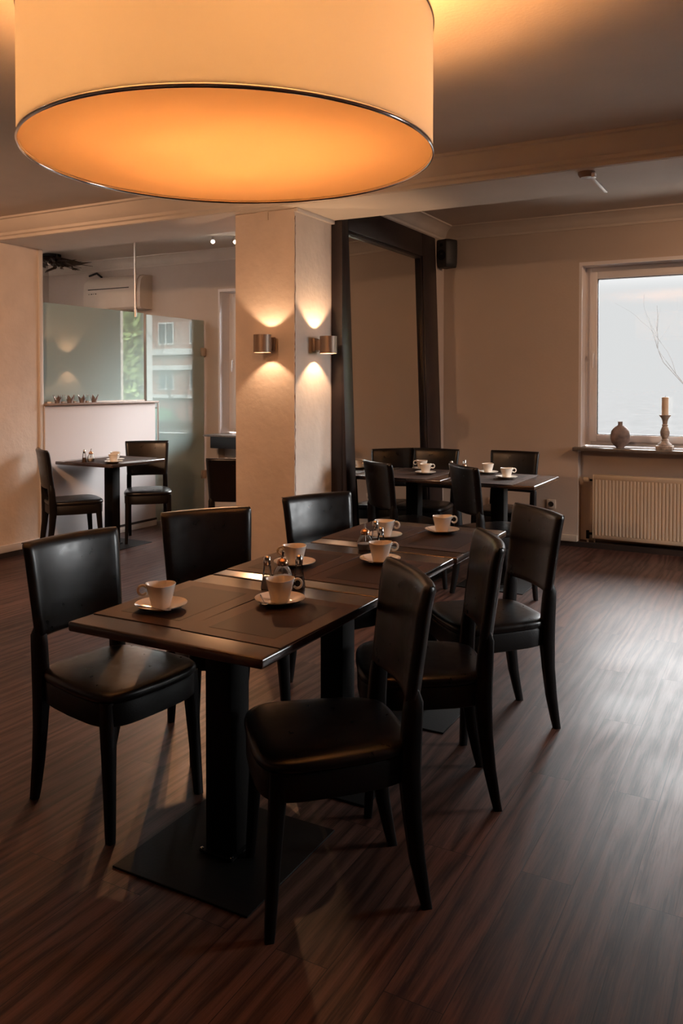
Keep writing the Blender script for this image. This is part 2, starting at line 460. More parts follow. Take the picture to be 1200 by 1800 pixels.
# cornice of the far part: window wall, mirror wall, hall end
def cov(sign, base):
    q = [(0, 2.745), (.012, 2.745), (.018, 2.765), (.03, 2.772), (.045, 2.80), (.07, 2.826), (.10, 2.838), (.11, 2.846), (.13, 2.849), (.132, 2.862), (0, 2.862)]
    return [(base + sign * a, z) for a, z in q]
struct('trim_6', MB().ext(cov(-1, YW + .002), 'x', XM - .002, XR), M['cornice'])
struct('trim_7', MB().ext(cov(1, XM - .002), 'y', 5.0, YW - .002), M['cornice'])
struct('trim_8', MB().ext(cov(-1, YW + .002), 'x', XH, XM - .38), M['cornice'])
struct('trim_9', MB().ext(cov(1, XH), 'y', 4.74, YW), M['cornice'])

# skirting: pale cable duct above a dark strip
struct('baseboard_rear', MB().box(XM, W2[0] - .0, YW - .03, YW + .002, .045, .10, .004), M['duct'])
struct('baseboard_dark', MB().box(XM, XR, YW - .014, YW + .11, 0, .045), M['skirt'])
struct('baseboard_left', MB().box(XL, XL + .012, YB, 4.86, 0, .045), M['skirt'])
struct('baseboard_pale', MB().box(XL, XL + .014, YB, 4.86, .045, .105, .003), M['trim'])
struct('baseboard_mirror', MB().box(XM, XM + .03, 6.8, YW - .03, .045, .10, .004), M['duct'])

# low panelled wall of the partition with its ledge
struct('wall_low', MB().box(-5.66, -5.54, 4.90, 6.29, 0, 1.225, .004, 1), M['panel'])
struct('trim_10', MB().box(-5.68, -5.515, 4.90, 6.32, 1.225, 1.243, .004), M['greywood'])
b = MB().box(-5.54, -5.528, 5.2, 6.29, .055, .075); struct('baseboard_low', b, M['skirt'])
struct('trim_11', MB().box(-5.54, -5.53, 4.90, 6.29, 0, .055, .002), M['trim'])

# ------------------------------------------------------------------ windows
def window(name, W, handle_left=True, mull=None):
    x0, x1, z0, z1 = W
    yf = YW + .17
    o = struct(name, MB().box(x0, x0 + .022, YW + .001, yf + .07, z0, z1 - .03).box(x1 - .022, x1, YW + .001, yf + .07, z0, z1 - .03).box(x0, x1, YW + .001, yf + .07, z1 - .03, z1), M['reveal'])
    a, c = x0 + .022, x1 - .022
    t, bt = z1 - .03, z0 + .01
    f = MB()
    f.box(a, a + .055, yf, yf + .07, bt, t, .004).box(c - .055, c, yf, yf + .07, bt, t, .004)
    f.box(a + .055, c - .055, yf, yf + .07, t - .055, t, .004).box(a + .055, c - .055, yf, yf + .07, bt, bt + .05, .004)
    f.build('window_frame', M['frame_white'], o)
    segs = [(a + .04, c - .04)] if mull is None else [(a + .04, mull - .0), (mull + .0, c - .04)]
    for k, (p, q) in enumerate(segs):
        s = MB()
        zz0, zz1 = bt + .035, t - .04
        s.box(p, p + .062, yf - .018, yf + .04, zz0, zz1, .005).box(q - .062, q, yf - .018, yf + .04, zz0, zz1, .005)
        s.box(p + .062, q - .062, yf - .018, yf + .04, zz1 - .062, zz1, .005).box(p + .062, q - .062, yf - .018, yf + .04, zz0, zz0 + .062, .005)
        sa = s.build('sash', M['frame_white'], o)
        g = MB()
        gs = .006
        for (u0, u1, v0, v1) in ((p + .062, p + .062 + gs, zz0 + .062, zz1 - .062), (q - .062 - gs, q - .062, zz0 + .062, zz1 - .062), (p + .062, q - .062, zz1 - .062 - gs, zz1 - .062), (p + .062, q - .062, zz0 + .062, zz0 + .062 + gs)):
            g.box(u0, u1, yf - .004, yf + .03, v0, v1)
        g.build('gasket', M['black'], sa)
        MB().box(p + .05, q - .05, yf + .008, yf + .014, zz0 + .05, zz1 - .05).build('pane', M['pane'], o)
    hx = a + .072
    hz = (z0 + z1) / 2 + .0
    h = MB().box(hx - .015, hx + .015, yf - .028, yf - .018, hz - .035, hz + .035, .003)
    h.tube([(hx, yf - .02, hz + .01), (hx, yf - .055, hz + .01), (hx, yf - .06, hz - .0), (hx, yf - .06, hz - .11)], [.009, .009, .010, .008], 10)
    h.build('handle', M['frame_white'], o)
    portal('portal_' + name, x0 + .02, x1 - .02, z0, z1, yf + .10)
    return o
window('window_1', W1)
window('window_2', W2)
w4 = tag(thing('window_added', None, None), kind='structure')  # out-of-view side window, added to let in more daylight
f = MB(); x_ = XR + .17
f.box(x_, x_ + .07, W4[0], W4[0] + .09, W4[2], W4[3], .004).box(x_, x_ + .07, W4[1] - .09, W4[1], W4[2], W4[3], .004)
f.box(x_, x_ + .07, W4[0] + .09, W4[1] - .09, W4[2], W4[2] + .09, .004).box(x_, x_ + .07, W4[0] + .09, W4[1] - .09, W4[3] - .09, W4[3], .004)
f.build('window_frame', M['frame_white'], w4)
MB().box(x_ + .03, x_ + .036, W4[0] + .08, W4[1] - .08, W4[2] + .08, W4[3] - .08).build('pane', M['pane'], w4)
po = portal('portal_window_4', W4[0], W4[1], W4[2], W4[3], 0)
po.location = (XR + .29, (W4[0] + W4[1]) / 2, (W4[2] + W4[3]) / 2); po.rotation_euler = (PI / 2, 0, PI / 2)

def sill(x0, x1, label):
    o = MB().box(x0, x1, YW - .07, YW + .19, .838, .868, .005).build('window_sill', M['stone'])
    return tag(o, label, 'window sill')
sill(W2[0] - .035, W2[1] + .03, 'dark stone sill carrying the round vase and the candle')
o = thing('window_ledge', 'pale sill over a dark box ledge under the left window, behind the pillar', 'window sill')
MB().box(W1[0] + .0, W1[1] + .03, 6.93, YW + .18, .852, .872, .004).build('sill_board', M['stone'], o)
MB().box(-5.37, -4.25, 6.95, YW + .1, .73, .852, .004).build('front_box', mat('blackish_lacquered_board', (.016, .014, .018), .35), o)

# ------------------------------------------------------------------ glass partition, door
o = thing('glass_partition', 'frosted glass screen standing on the low white wall', 'partition')
MB().box(-5.63, -5.62, 4.90, 6.215, 1.245, 2.115, .001, 1).build('glass_panel', M['frost'], o)
MB().box(-5.64, -5.61, 4.91, 6.215, 1.243, 1.256).build('bottom_rail', M['trim'], o)
b = MB().tube([(-5.625, 6.10, 2.09), (-5.625, 6.10, 2.86)], .009, 12)
r_ = b.build('support_rod', M['steel'], o)
MB().tube([(-5.625, 6.10, 2.07), (-5.625, 6.10, 2.14)], .016, 12).build('clamp', M['steel'], r_)

o = tag(thing('door_1', None, None), kind='structure')
MB().box(-5.63, -5.62, 6.255, 7.17, .012, 2.105, .001, 1).build('glass_leaf', M['frost'], o)
for z in (.42, 1.76):
    MB().box(-5.648, -5.602, 7.11, 7.185, z - .045, z + .045, .006).build('hinge', M['hingem'], o)
h = MB().tube([(-5.57, 6.36, .62), (-5.57, 6.36, 1.22)], .011, 14)
for z in (.72, 1.17): h.tube([(-5.62, 6.36, z), (-5.57, 6.36, z)], .007, 10)
h.build('door_handle', M['steel'], o)

# crowns and tealights on the ledge
def crown_mesh():
    b = MB(); n = 60
    def ring(r0, kz, inner):
        return [Vector(((r0) * math.cos(2 * PI * i / n), (r0) * math.sin(2 * PI * i / n), 0)) for i in range(n)]
    def tip(i):
        t = (i % 12) / 12; return 1 - abs(2 * t - 1)
    def P(i, r, z): a = 2 * PI * i / n; return Vector((r * math.cos(a), r * math.sin(a), z))
    rings = [[P(i, .020, .002) for i in range(n)], [P(i, .024, 0) for i in range(n)], [P(i, .025, .012) for i in range(n)],
             [P(i, .027 + .004 * tip(i), .024 + .014 * tip(i)) for i in range(n)],
             [P(i, .029 + .013 * tip(i), .026 + .042 * tip(i) ** .8) for i in range(n)],
             [P(i, .027 + .012 * tip(i), .026 + .040 * tip(i) ** .8) for i in range(n)],
             [P(i, .024, .020) for i in range(n)], [P(i, .020, .008) for i in range(n)]]
    b.loft(rings)
    for k in range(5):
        a = 2 * PI * (12 * k + 6) / n
        b.lathe([(.0005, -.004), (.003, -.003), (.004, 0), (.003, .003), (.0005, .004)], 8, (.042 * math.cos(a), .042 * math.sin(a), .070))
    return b
ledge_z = 1.243
ys = [5.067, 5.205, 5.348, 5.493]
labs = ['leftmost of the four small silver crowns on the ledge', 'second small silver crown from the left on the ledge', 'third small silver crown from the left on the ledge', 'small silver crown farthest right on the ledge, nearest the glass door']
first = None
for i, y in enumerate(ys):
    if first is None:
        c = crown_mesh().build('crown_candle_holder', M['crown']); first = c
    else:
        c = first.copy(); COL.objects.link(c)
    c.location = (-5.565, y, ledge_z); c.rotation_euler = (0, 0, i * .7)
    tag(c, labs[i], 'candle holder', 'crown candle holders on the ledge')
first = None
for i, (y, l) in enumerate(zip([5.000, 5.140, 5.275, 5.425], ['white tealight on the ledge left of all the silver crowns', 'white tealight between the first and second silver crowns', 'white tealight between the second and third silver crowns', 'white tealight between the third and fourth silver crowns'])):
    if first is None:
        c = MB().lathe([(.018, 0), (.019, .001), (.019, .016), (.017, .016), (.016, .013)], 20).build('tealight', M['tealight']); first = c
    else:
        c = first.copy(); COL.objects.link(c)
    c.location = (-5.59, y, ledge_z)
    tag(c, l, 'tealight', 'tealights between the crowns')

# ------------------------------------------------------------------ sockets
def socket_mb(two=False):
    b = MB().box(-.04, .04, -.011, 0, -.04, .04, .004)
    return b
def socket(loc, rz, label):
    o = thing('wall_socket', label, 'socket', loc, rz)
    socket_mb().build('cover_plate', M['ac'], o)
    bb = MB(); n = 24
    P = lambda r, y: [Vector((r * math.cos(2 * PI * i / n), y, r * math.sin(2 * PI * i / n))) for i in range(n)]
    bb.loft([P(.024, -.012), P(.021, -.0155), P(.019, -.012), P(.0185, -.004)])
    bb.build('socket_well', M['dark_slot'], o)
    return o
socket((-1.815, YW, .355), 0, 'square power socket on the wall left of the radiator')
MB_ = MB().box(-1.832, -1.798, YW - .022, YW, .10, .305, .003).build('cable_channel', M['duct']); tag(MB_, 'short vertical cable channel below the socket left of the radiator', 'cable channel')
socket((-2.35, YW, .34), 0, 'power socket low on the wall behind the second table row')
o = thing('wall_socket', 'small socket at the floor beside the low white wall end', 'socket', (-5.60, 6.29, .12), PI)
socket_mb().build('cover_plate', M['ac'], o)

# ------------------------------------------------------------------ radiator
o = thing('radiator', 'cream ribbed panel radiator under the right window', 'radiator', (-1.455, 7.18, 0))
rw, rz0, rz1 = 1.40, .085, .628
b = MB()
prof = []
n = 40
pit = rw / n
x = .012
pts = [(0, .006)]
while x + .029 < rw:
    pts += [(x, 0.006), (x + .005, 0.002), (x + .0195, 0.002), (x + .0245, .006)]
    x += .0285
pts += [(rw, .006), (rw, .02), (0, .02)]
b.ext(pts, 'z', rz0 + .035, rz1 - .035)
b.box(0, rw, .0045, .02, rz0, rz0 + .036, .003); b.box(0, rw, .0045, .02, rz1 - .036, rz1, .003)
b.build('front_panel', M['rad'], o)
MB().box(.005, rw - .005, .075, .09, rz0, rz1, .003).box(-.002, .0, .003, .09, rz0 + .01, rz1 - .01).build('rear_panel', M['rad'], o)
MB().box(-.004, .004, .003, .09, rz0 + .005, rz1 + .004, .002).box(0, rw, .015, .09, rz1 - .003, rz1 + .006, .002).build('side_cover', M['rad'], o)
v = MB().tube([(.0, .045, rz1 - .045), (-.045, .045, rz1 - .045)], .009, 12)
v = v.build('valve', M['iron'], o)
kb = MB()
n = 24
P = lambda r, x_: [Vector((x_, .045 + r * math.cos(2 * PI * i / n) * (1 + .04 * (i % 2)), rz1 - .045 + r * math.sin(2 * PI * i / n) * (1 + .04 * (i % 2)))) for i in range(n)]
kb.loft([P(.012, -.035), P(.021, -.042), P(.024, -.055), P(.023, -.085), P(.016, -.092), P(.004, -.093)])
kb.build('valve_knob', M['rad'], v)
lv = MB().tube([(.0, .045, rz0 + .035), (-.03, .045, rz0 + .035), (-.055, .045, rz0 + .035)], .011, 12).tube([(-.05, .045, rz0 + .06), (-.05, .045, rz0 - .01)], .014, 12)
lv = lv.build('lower_valve', M['iron'], o)
MB().tube([(-.05, .045, rz0 - .01), (-.05, .045, 0)], .009, 12).build('pipe', M['rad'], o)
MB().tube([(.006, .05, rz0 + .01), (.006, .05, 0)], .007, 12).build('pipe', M['rad'], o)

# second radiator is outside the frame and left out

# ------------------------------------------------------------------ window decorations
o = thing('vase', 'round flat grey brown vase with vertical streaks on the stone sill', 'vase', (-1.242, 7.235, .868), R(25))
def flat(p, a, r, z):
    return Vector((p.x, p.y * .55, p.z))
prof = [(.030, 0), (.034, .002), (.034, .008), (.050, .020), (.070, .045), (.082, .080), (.083, .105), (.074, .145), (.055, .172), (.030, .190), (.020, .197), (.0185, .216), (.022, .222), (.020, .224), (.015, .215), (.012, .19)]
MB().lathe(prof, 48, fn=flat).build('vase_body', M['pot'], o)
o = thing('candlestick', 'turned whitewashed wooden candlestick with a thick candle on the sill', 'candlestick', (-.885, 7.225, .868))
MB().box(-.065, .065, -.065, .065, 0, .035, .004).build('square_foot', M['shabby'], o)
prof = [(.056, .035), (.058, .042), (.050, .052), (.036, .062), (.028, .075), (.030, .082), (.022, .090), (.024, .10), (.036, .125), (.038, .145), (.030, .175), (.021, .195), (.024, .203), (.024, .208), (.019, .213), (.021, .235), (.030, .262), (.045, .282), (.047, .288), (.020, .290)]
MB().lathe(prof, 36).build('turned_stem', M['shabby'], o)
cd = MB().lathe([(.0265, .290), (.027, .293), (.027, .432), (.024, .435), (.006, .428)], 32).build('candle', M['candle'], o)
MB().tube([(0, 0, .427), (.001, 0, .440), (.004, 0, .446)], .0014, 6).build('wick', M['black'], cd)

# ------------------------------------------------------------------ mirror
o = thing('wall_mirror', 'tall mirror in a wide dark wooden frame leaning on the wall behind the pillar', 'mirror', (-2.80, 5.0, 0))
MY, MZ = 1.78, 2.70
lean = R(1.9)
def L_(b):
    bmesh.ops.rotate(b.bm, verts=b.bm.verts[:], cent=(0, 0, MZ), matrix=Matrix.Rotation(-lean, 3, 'Y'))
    return b
fw, th = .24, .055
b = MB()
b.box(0, th, 0, .14, 0, MZ, .006).box(0, th, MY - .30, MY, 0, MZ, .006)
b.box(0, th, .14, MY - .30, MZ - .20, MZ, .006).box(0, th, .14, MY - .30, 0, .30, .006)
L_(b).build('frame', M['mirrorframe'], o)
b = MB()
b.box(-.004, th - .012, .135, .16, .29, MZ - .19, .003).box(-.004, th - .012, MY - .325, MY - .295, .29, MZ - .19, .003)
b.box(-.004, th - .012, .14, MY - .30, MZ - .22, MZ - .195, .003)
L_(b).build('inner_lip', M['mirrorframe'], o)
MB().box(-.028, .085, -.004, .016, 0, MZ - .02, .003).build('side_board', M['mirrorframe'], o)
L_(MB().box(.010, .016, .15, MY - .31, .295, MZ - .205)).build('mirror_glass', M['mirror'], o)

# ------------------------------------------------------------------ loudspeaker
SPK = .86
o = thing('loudspeaker', 'black wall loudspeaker high in the corner beside the mirror', 'speaker', (-2.752, 7.07, 2.475), R(-20))
rings = []
for z, s_ in ((0, .78), (.012, .86), (.05, .95), (.16, 1), (.26, 1), (.285, .97), (.295, .9)):
    hw, fr = .088 * s_, .085 * s_
    rg = []
    for (x_, y_) in ((-hw, .07), (hw, .07), (hw, -fr * .6), (hw * .75, -fr), (-hw * .75, -fr), (-hw, -fr * .6)): rg.append((x_, y_, z))
    rings.append(rg)
MB().loft(rings).build('cabinet', M['black'], o)
b = MB()
n = 28
P = lambda r, y, zc: [Vector((r * math.cos(2 * PI * i / n), y, zc + r * math.sin(2 * PI * i / n))) for i in range(n)]
b.loft([P(.055, -.082, .13), P(.055, -.090, .13), P(.048, -.090, .13), P(.02, -.084, .13)])
b.loft([P(.018, -.082, .235), P(.018, -.090, .235), P(.006, -.088, .235)])
b.build('grille', M['iron'], o)
MB().box(-.02, .02, .06, .115, .12, .18).build('bracket', M['black'], o)
o.scale = (SPK, SPK, SPK)

# ------------------------------------------------------------------ air conditioner in the hall
o = thing('air_conditioner', 'off-white wall air conditioner above the glass partition', 'air conditioner', (-7.25, YW, 2.26))
AW = .87
pr = [(0, 0), (-.19, .0), (-.215, .02), (-.22, .08), (-.22, .24), (-.205, .33), (-.165, .375), (-.10, .392), (0, .395)]
MB().ext([(a, z) for a, z in pr], 'x', .045, AW - .045).build('front_casing', M['ac'], o)
pe = [(a * .93 + 0.0, z * .97 + .003) for a, z in pr]
for x0, x1 in ((0, .047), (AW - .047, AW)):
    MB().ext(pe, 'x', x0, x1).build('end_cap', M['ac'], o)
MB().box(.09, AW - .15, -.2215, -.212, .236, .246).build('louvre_slot', M['dark_slot'], o)
b = MB()
for k, wd in enumerate((.012, .02, .008, .016)):
    MB().box(.10 + .035 * k, .10 + .035 * k + wd, -.2212, -.219, .185, .195).build('indicator_mark', M['dark_slot'], o)
o2 = MB().tube([(-7.35, 7.19, 2.70), (-7.2, 7.16, 2.72), (-7.08, 7.12, 2.66)], .012, 10).build('insulated_pipe', M['black']); tag(o2, 'dark pipe bent down behind the top of the air conditioner', 'pipe')

# ------------------------------------------------------------------ spiky ceiling lamp in the hall
o = thing('ceiling_lamp', 'spiky twisted metal ceiling lamp in the room behind the partition', 'lamp', (-7.25, 6.53, 2.80))
MB().lathe([(.0, .06), (.10, .06), (.10, .035), (.02, .03), (.0, .03)], 24, cap=False).build('ceiling_rose', M['iron'], o)
b = MB()
rnd = random.Random(3)
for k in range(44):
    a = rnd.uniform(0, 2 * PI); r = rnd.uniform(.25, .50); z = rnd.uniform(-.10, .02)
    p0 = Vector((rnd.uniform(-.05, .05), rnd.uniform(-.05, .05), .03)); p3 = Vector((r * math.cos(a), r * math.sin(a), z))
    a2 = a + rnd.uniform(-.9, .9)
    p1 = p0.lerp(p3, .35) + Vector((.1 * math.cos(a2), .1 * math.sin(a2), -.04)); p2 = p0.lerp(p3, .7) + Vector((0, 0, -.03))
    b.tube([p0, p1, p2, p3], [.012, .016, .012, .001], 5)
for k in range(12):
    a = 2 * PI * k / 12 + .2; c_, s_ = math.cos(a), math.sin(a)
    r = .34 if k % 2 else .25
    b.loft([[Vector((r * .35 * c_ - .035 * s_, r * .35 * s_ + .035 * c_, -.02)), Vector((r * .35 * c_ + .035 * s_, r * .35 * s_ - .035 * c_, -.03)), Vector((r * .35 * c_, r * .35 * s_, -.01))],
            [Vector(((r + .1) * c_ + .002 * i, (r + .1) * s_, -.06 + .002 * i)) for i in range(3)]])
b.build('twisted_spikes', mat('dull_bronze', (.10, .07, .05), .4, metal=.7), o)
lb = MB()
lb.lathe([(.002, -.028), (.018, -.02), (.025, 0), (.018, .02), (.008, .03)], 16, (.02, -.05, -.045))
lb.build('lamp_glass', M['porcelain'], o)

# ------------------------------------------------------------------ ceiling spots
def spot(loc, label):
    o = thing('ceiling_spot', label, 'spotlight', loc, 0, 'ceiling spots left of the pillar')
    MB().tube([(0, 0, 0), (0, 0, -.03)], .012, 12).build('stem', M['steel'], o)
    rings = []
    d = Vector((.575, -.753, -.36)).normalized()
    h = MB().tube([Vector((0, 0, -.035)) - d * .02, Vector((0, 0, -.035)) + d * .02, Vector((0, 0, -.035)) + d * .06], [.013, .020, .024], 20)
    h.build('lamp_head', M['steel'], o)
    p = Vector((0, 0, -.035)) + d * .061
    MB().tube([p, p + d * .003], .017, 20).build('lamp_lens', M['spotglow'], o)
    l = bpy.data.lights.new('spot_light', 'SPOT'); l.energy = 62; l.color = (1.0, .48, .22); l.spot_size = R(44); l.spot_blend = .6; l.shadow_soft_size = .02
    lo = bpy.data.objects.new('spot_light', l); COL.objects.link(lo); lo.parent = o; lo.location = p + d * .01
    lo.rotation_euler = d.to_track_quat('-Z', 'Y').to_euler()
spot((-4.98, 6.50, ZF), 'left one of the two small glowing ceiling spots left of the pillar')
spot((-4.80, 6.62, ZF), 'right one of the two small glowing ceiling spots, nearest the pillar')

def fill_spot(loc, target, e):
    o = thing('ceiling_spot', 'added warm fill spot outside the frame, aimed at the ' + ('left wall' if e == 1 else 'window wall' if loc[0] > 0 else 'pillar'), 'spotlight', loc, 0, 'added fill spots outside the frame')
    d = (Vector(target) - Vector(loc)).normalized()
    MB().tube([(0, 0, 0), (0, 0, -.03)], .012, 12).build('stem', M['steel'], o)
    q = Vector((0, 0, -.035))
    MB().tube([q - d * .02, q + d * .02, q + d * .06], [.016, .026, .033], 20).build('lamp_head', M['steel'], o)
    MB().tube([q + d * .061, q + d * .064], .028, 20).build('lamp_lens', M['spotglow'], o)
    l = bpy.data.lights.new('spot_light', 'SPOT'); l.energy = FILL_SPOT_W * e; l.color = (1.0, .56, .31); l.spot_size = R(80); l.spot_blend = .8; l.shadow_soft_size = .03
    lo = bpy.data.objects.new('spot_light', l); COL.objects.link(lo); lo.parent = o; lo.location = q + d * .075
    lo.rotation_euler = d.to_track_quat('-Z', 'Y').to_euler()

# small detector with cable strip under the beam
o = thing('ceiling_detector', 'small brownish detector under the ceiling beam near the window', 'detector', (-.955, 4.50, BZ))
MB().lathe([(.0, 0), (.045, 0), (.045, -.012), (.034, -.03), (.0, -.032)], 24, cap=False).build('detector_body', mat('brown_plastic', (.20, .12, .08), .5), o)
MB().box(.03, .05, -.03, .01, -.035, -.012, .003).build('indicator', M['frame_white'], o)
tag(MB().box(-.955, -.935, 4.545, 4.985, BZ - .012, BZ, .002).build('cable_channel', M['trim']), 'thin pale cable channel running across the underside of the beam', 'cable channel')

# ------------------------------------------------------------------ sconces
def make_sconce():
    o = thing('wall_sconce', None, None)
    MB().box(-.03, .03, -.022, 0, -.045, .045, .003).build('wall_plate', M['sconce'], o)
    MB().box(-.018, .018, -.06, -.02, -.035, .035, .003).build('arm', M['sconce'], o)
    c = (0, -.112, 0)
    MB().lathe([(.0575, -.0575), (.0575, .0575), (.054, .0575), (.054, -.0575), (.0575, -.0575)], 48, c, cap=False).build('cylinder', M['sconce'], o)
    return o
def sconce_light(loc, e=1.0):
    l = bpy.data.lights.new('sconce_lamp', 'POINT'); l.energy = SCONCE_W * e; l.color = WARM2; l.shadow_soft_size = .008
    lo = bpy.data.objects.new('sconce_lamp', l); COL.objects.link(lo); return lo
sc = make_sconce()
spots = [((-2.975, PY0, 1.675), 0, 'satin cylinder sconce on the left face of the pillar'),
         ((PX1, 4.755, 1.675), PI / 2, 'satin cylinder sconce on the right face of the pillar, before the mirror'),
         ((-3.50, YW, 1.68), 0, 'sconce on the window wall seen only as a reflection in the glass screen')]
for i, (l, rz, lab) in enumerate(spots):
    o = put(sc, i == 0, l, rz, lab, 'wall lamp', 'cylinder wall sconces')
    lo = sconce_light(l)
    lo.parent = o; lo.location = (0, -.112, 0)

# ------------------------------------------------------------------ pendant drum lamp
o = thing('pendant_lamp', 'huge glowing orange drum pendant lamp above the front table', 'lamp', (-1.415, 1.935, 2.07))
RS = .578; HS = .36
MB().lathe([(RS, 0), (RS, HS), (RS - .003, HS), (RS - .003, 0), (RS, 0)], 128, cap=False).build('shade', M['shade'], o)
MB().lathe([(.001, .009), (RS - .0035, .009), (RS - .0035, .005), (.001, .005)], 128, cap=False).build('diffuser', M['diffuser'], o)
def hoop(z, rr=.0038):
    b = MB(); n = 128; rings = []
    for i in range(n + 1):
        a = 2 * PI * i / n; c_, s_ = math.cos(a), math.sin(a)
        rings.append([Vector(((RS + rr * math.cos(t)) * c_, (RS + rr * math.cos(t)) * s_, z + rr * 1.6 * math.sin(t))) for t in [2 * PI * k / 10 for k in range(10)]])
    return b.loft(rings, cap=False)
hoop(0).build('metal_rim', M['chrome'], o)
hoop(HS).build('metal_rim', M['chrome'], o)
b = MB()
for k in range(3):
    a = 2 * PI * k / 3 + .5
    b.tube([(0, 0, HS + .01), (RS * math.cos(a), RS * math.sin(a), HS)], .003, 8)
b.build('spider', M['steel'], o)
b = MB().tube([(0, 0, .30), (0, 0, ZN - 2.07 - .03)], .004, 10)
b.build('cord', M['black'], o)
MB().lathe([(.0, ZN - 2.07), (.06, ZN - 2.07), (.06, ZN - 2.07 - .025), (.0, ZN - 2.07 - .03)], 32, cap=False).build('ceiling_rose', M['steel'], o)
for k in range(3):
    a = 2 * PI * k / 3 + .2; q = (.09 * math.cos(a), .09 * math.sin(a), .19)
    h = MB().tube([(0, 0, .30), (q[0], q[1], .255), (q[0], q[1], .23)], .008, 8).build('lamp_holder', M['steel'], o)
    MB().lathe([(.002, -.045), (.02, -.035), (.028, -.01), (.024, .015), (.012, .035), (.012, .045)], 20, q).build('bulb', M['bulb'], h)
    l = bpy.data.lights.new('pendant_bulb', 'POINT'); l.energy = PENDANT_W / 3; l.color = WARM; l.shadow_soft_size = .05
    lo = bpy.data.objects.new('pendant_bulb', l); COL.objects.link(lo); lo.parent = o; lo.location = (q[0] * 1.9, q[1] * 1.9, q[2] - .01)

# unseen fill spots, added to brighten the left wall, pillar and window wall
for p_, q_, e_ in (((-3.3, 1.7, ZN), (-5.5, 4.6, 1.1), 1.0), ((-2.7, 1.1, ZN), (-3.1, 4.5, 1.2), .45), ((1.25, 5.7, ZF), (-1.8, 7.2, 1.2), .5)):
    fill_spot(p_, q_, e_)

# ------------------------------------------------------------------ tables
TW = .655
def make_table():
    o = thing('pedestal_table', None, None)
    h = TW / 2 - .002
    MB().box(-h - .003, h + .003, -h, h, .722, .75, .007, 3).build('tabletop', M['top'], o)
    MB().box(-.0475, .0475, -.0475, .0475, .012, .705, .004).build('column', M['iron'], o)
    MB().box(-.14, .14, -.14, .14, .705, .7225, .002).build('mounting_plate', M['iron'], o)
    MB().box(-.24, .24, -.24, .24, 0, .006, .0015, 1).build('base_plate', M['iron'], o)
    b = MB().box(-.062, .062, -.062, .062, .008, .013, .001, 1)
    b.build('column_foot', M['iron'], o)
    for sx_, sy_ in ((1, 1), (1, -1), (-1, 1), (-1, -1)):
        MB().lathe([(.006, .013), (.006, .017), (.003, .019)], 6, (sx_ * .055, sy_ * .055, 0)).build('bolt', M['chrome'], o)
    return o
tb = make_table()
BX, BY = -.022, .035
tables = [
    ((-1.441, 1.965), 0, 'dark square table under the drum lamp, nearest of the row', 'square tables pushed into the long centre row'),
    ((-1.441, 2.622), 0, 'dark square table in the middle of the long centre row', 'square tables pushed into the long centre row'),
    ((-1.437, 3.281), R(.6), 'dark square table at the far end of the long centre row', 'square tables pushed into the long centre row'),
    ((-1.760, 5.575), 0, 'dark square table by the window end of the row beside the mirror', 'square tables in the row by the mirror'),
    ((-2.418, 5.585), 0, 'dark square table against the tall mirror', 'square tables in the row by the mirror'),
    ((-5.175, 5.30), 0, 'dark square table standing against the low white wall', 'small square tables of their own'),
    ((-3.735, 5.47), R(28.5), 'dark table mostly hidden left of the pillar behind a chair', 'small square tables of their own'),
]
T = []
for i, (p, rz, lab, g) in enumerate(tables):
    t = put(tb, i == 0, (p[0], p[1], 0), rz, lab, 'table', g); T.append(t)
for k_, t in enumerate(T):
    for c in t.children:
        if c.name.split('.')[0] != 'tabletop': c.location = ((-.042, BX, -.012)[k_] if k_ < 3 else BX, BY, 0)

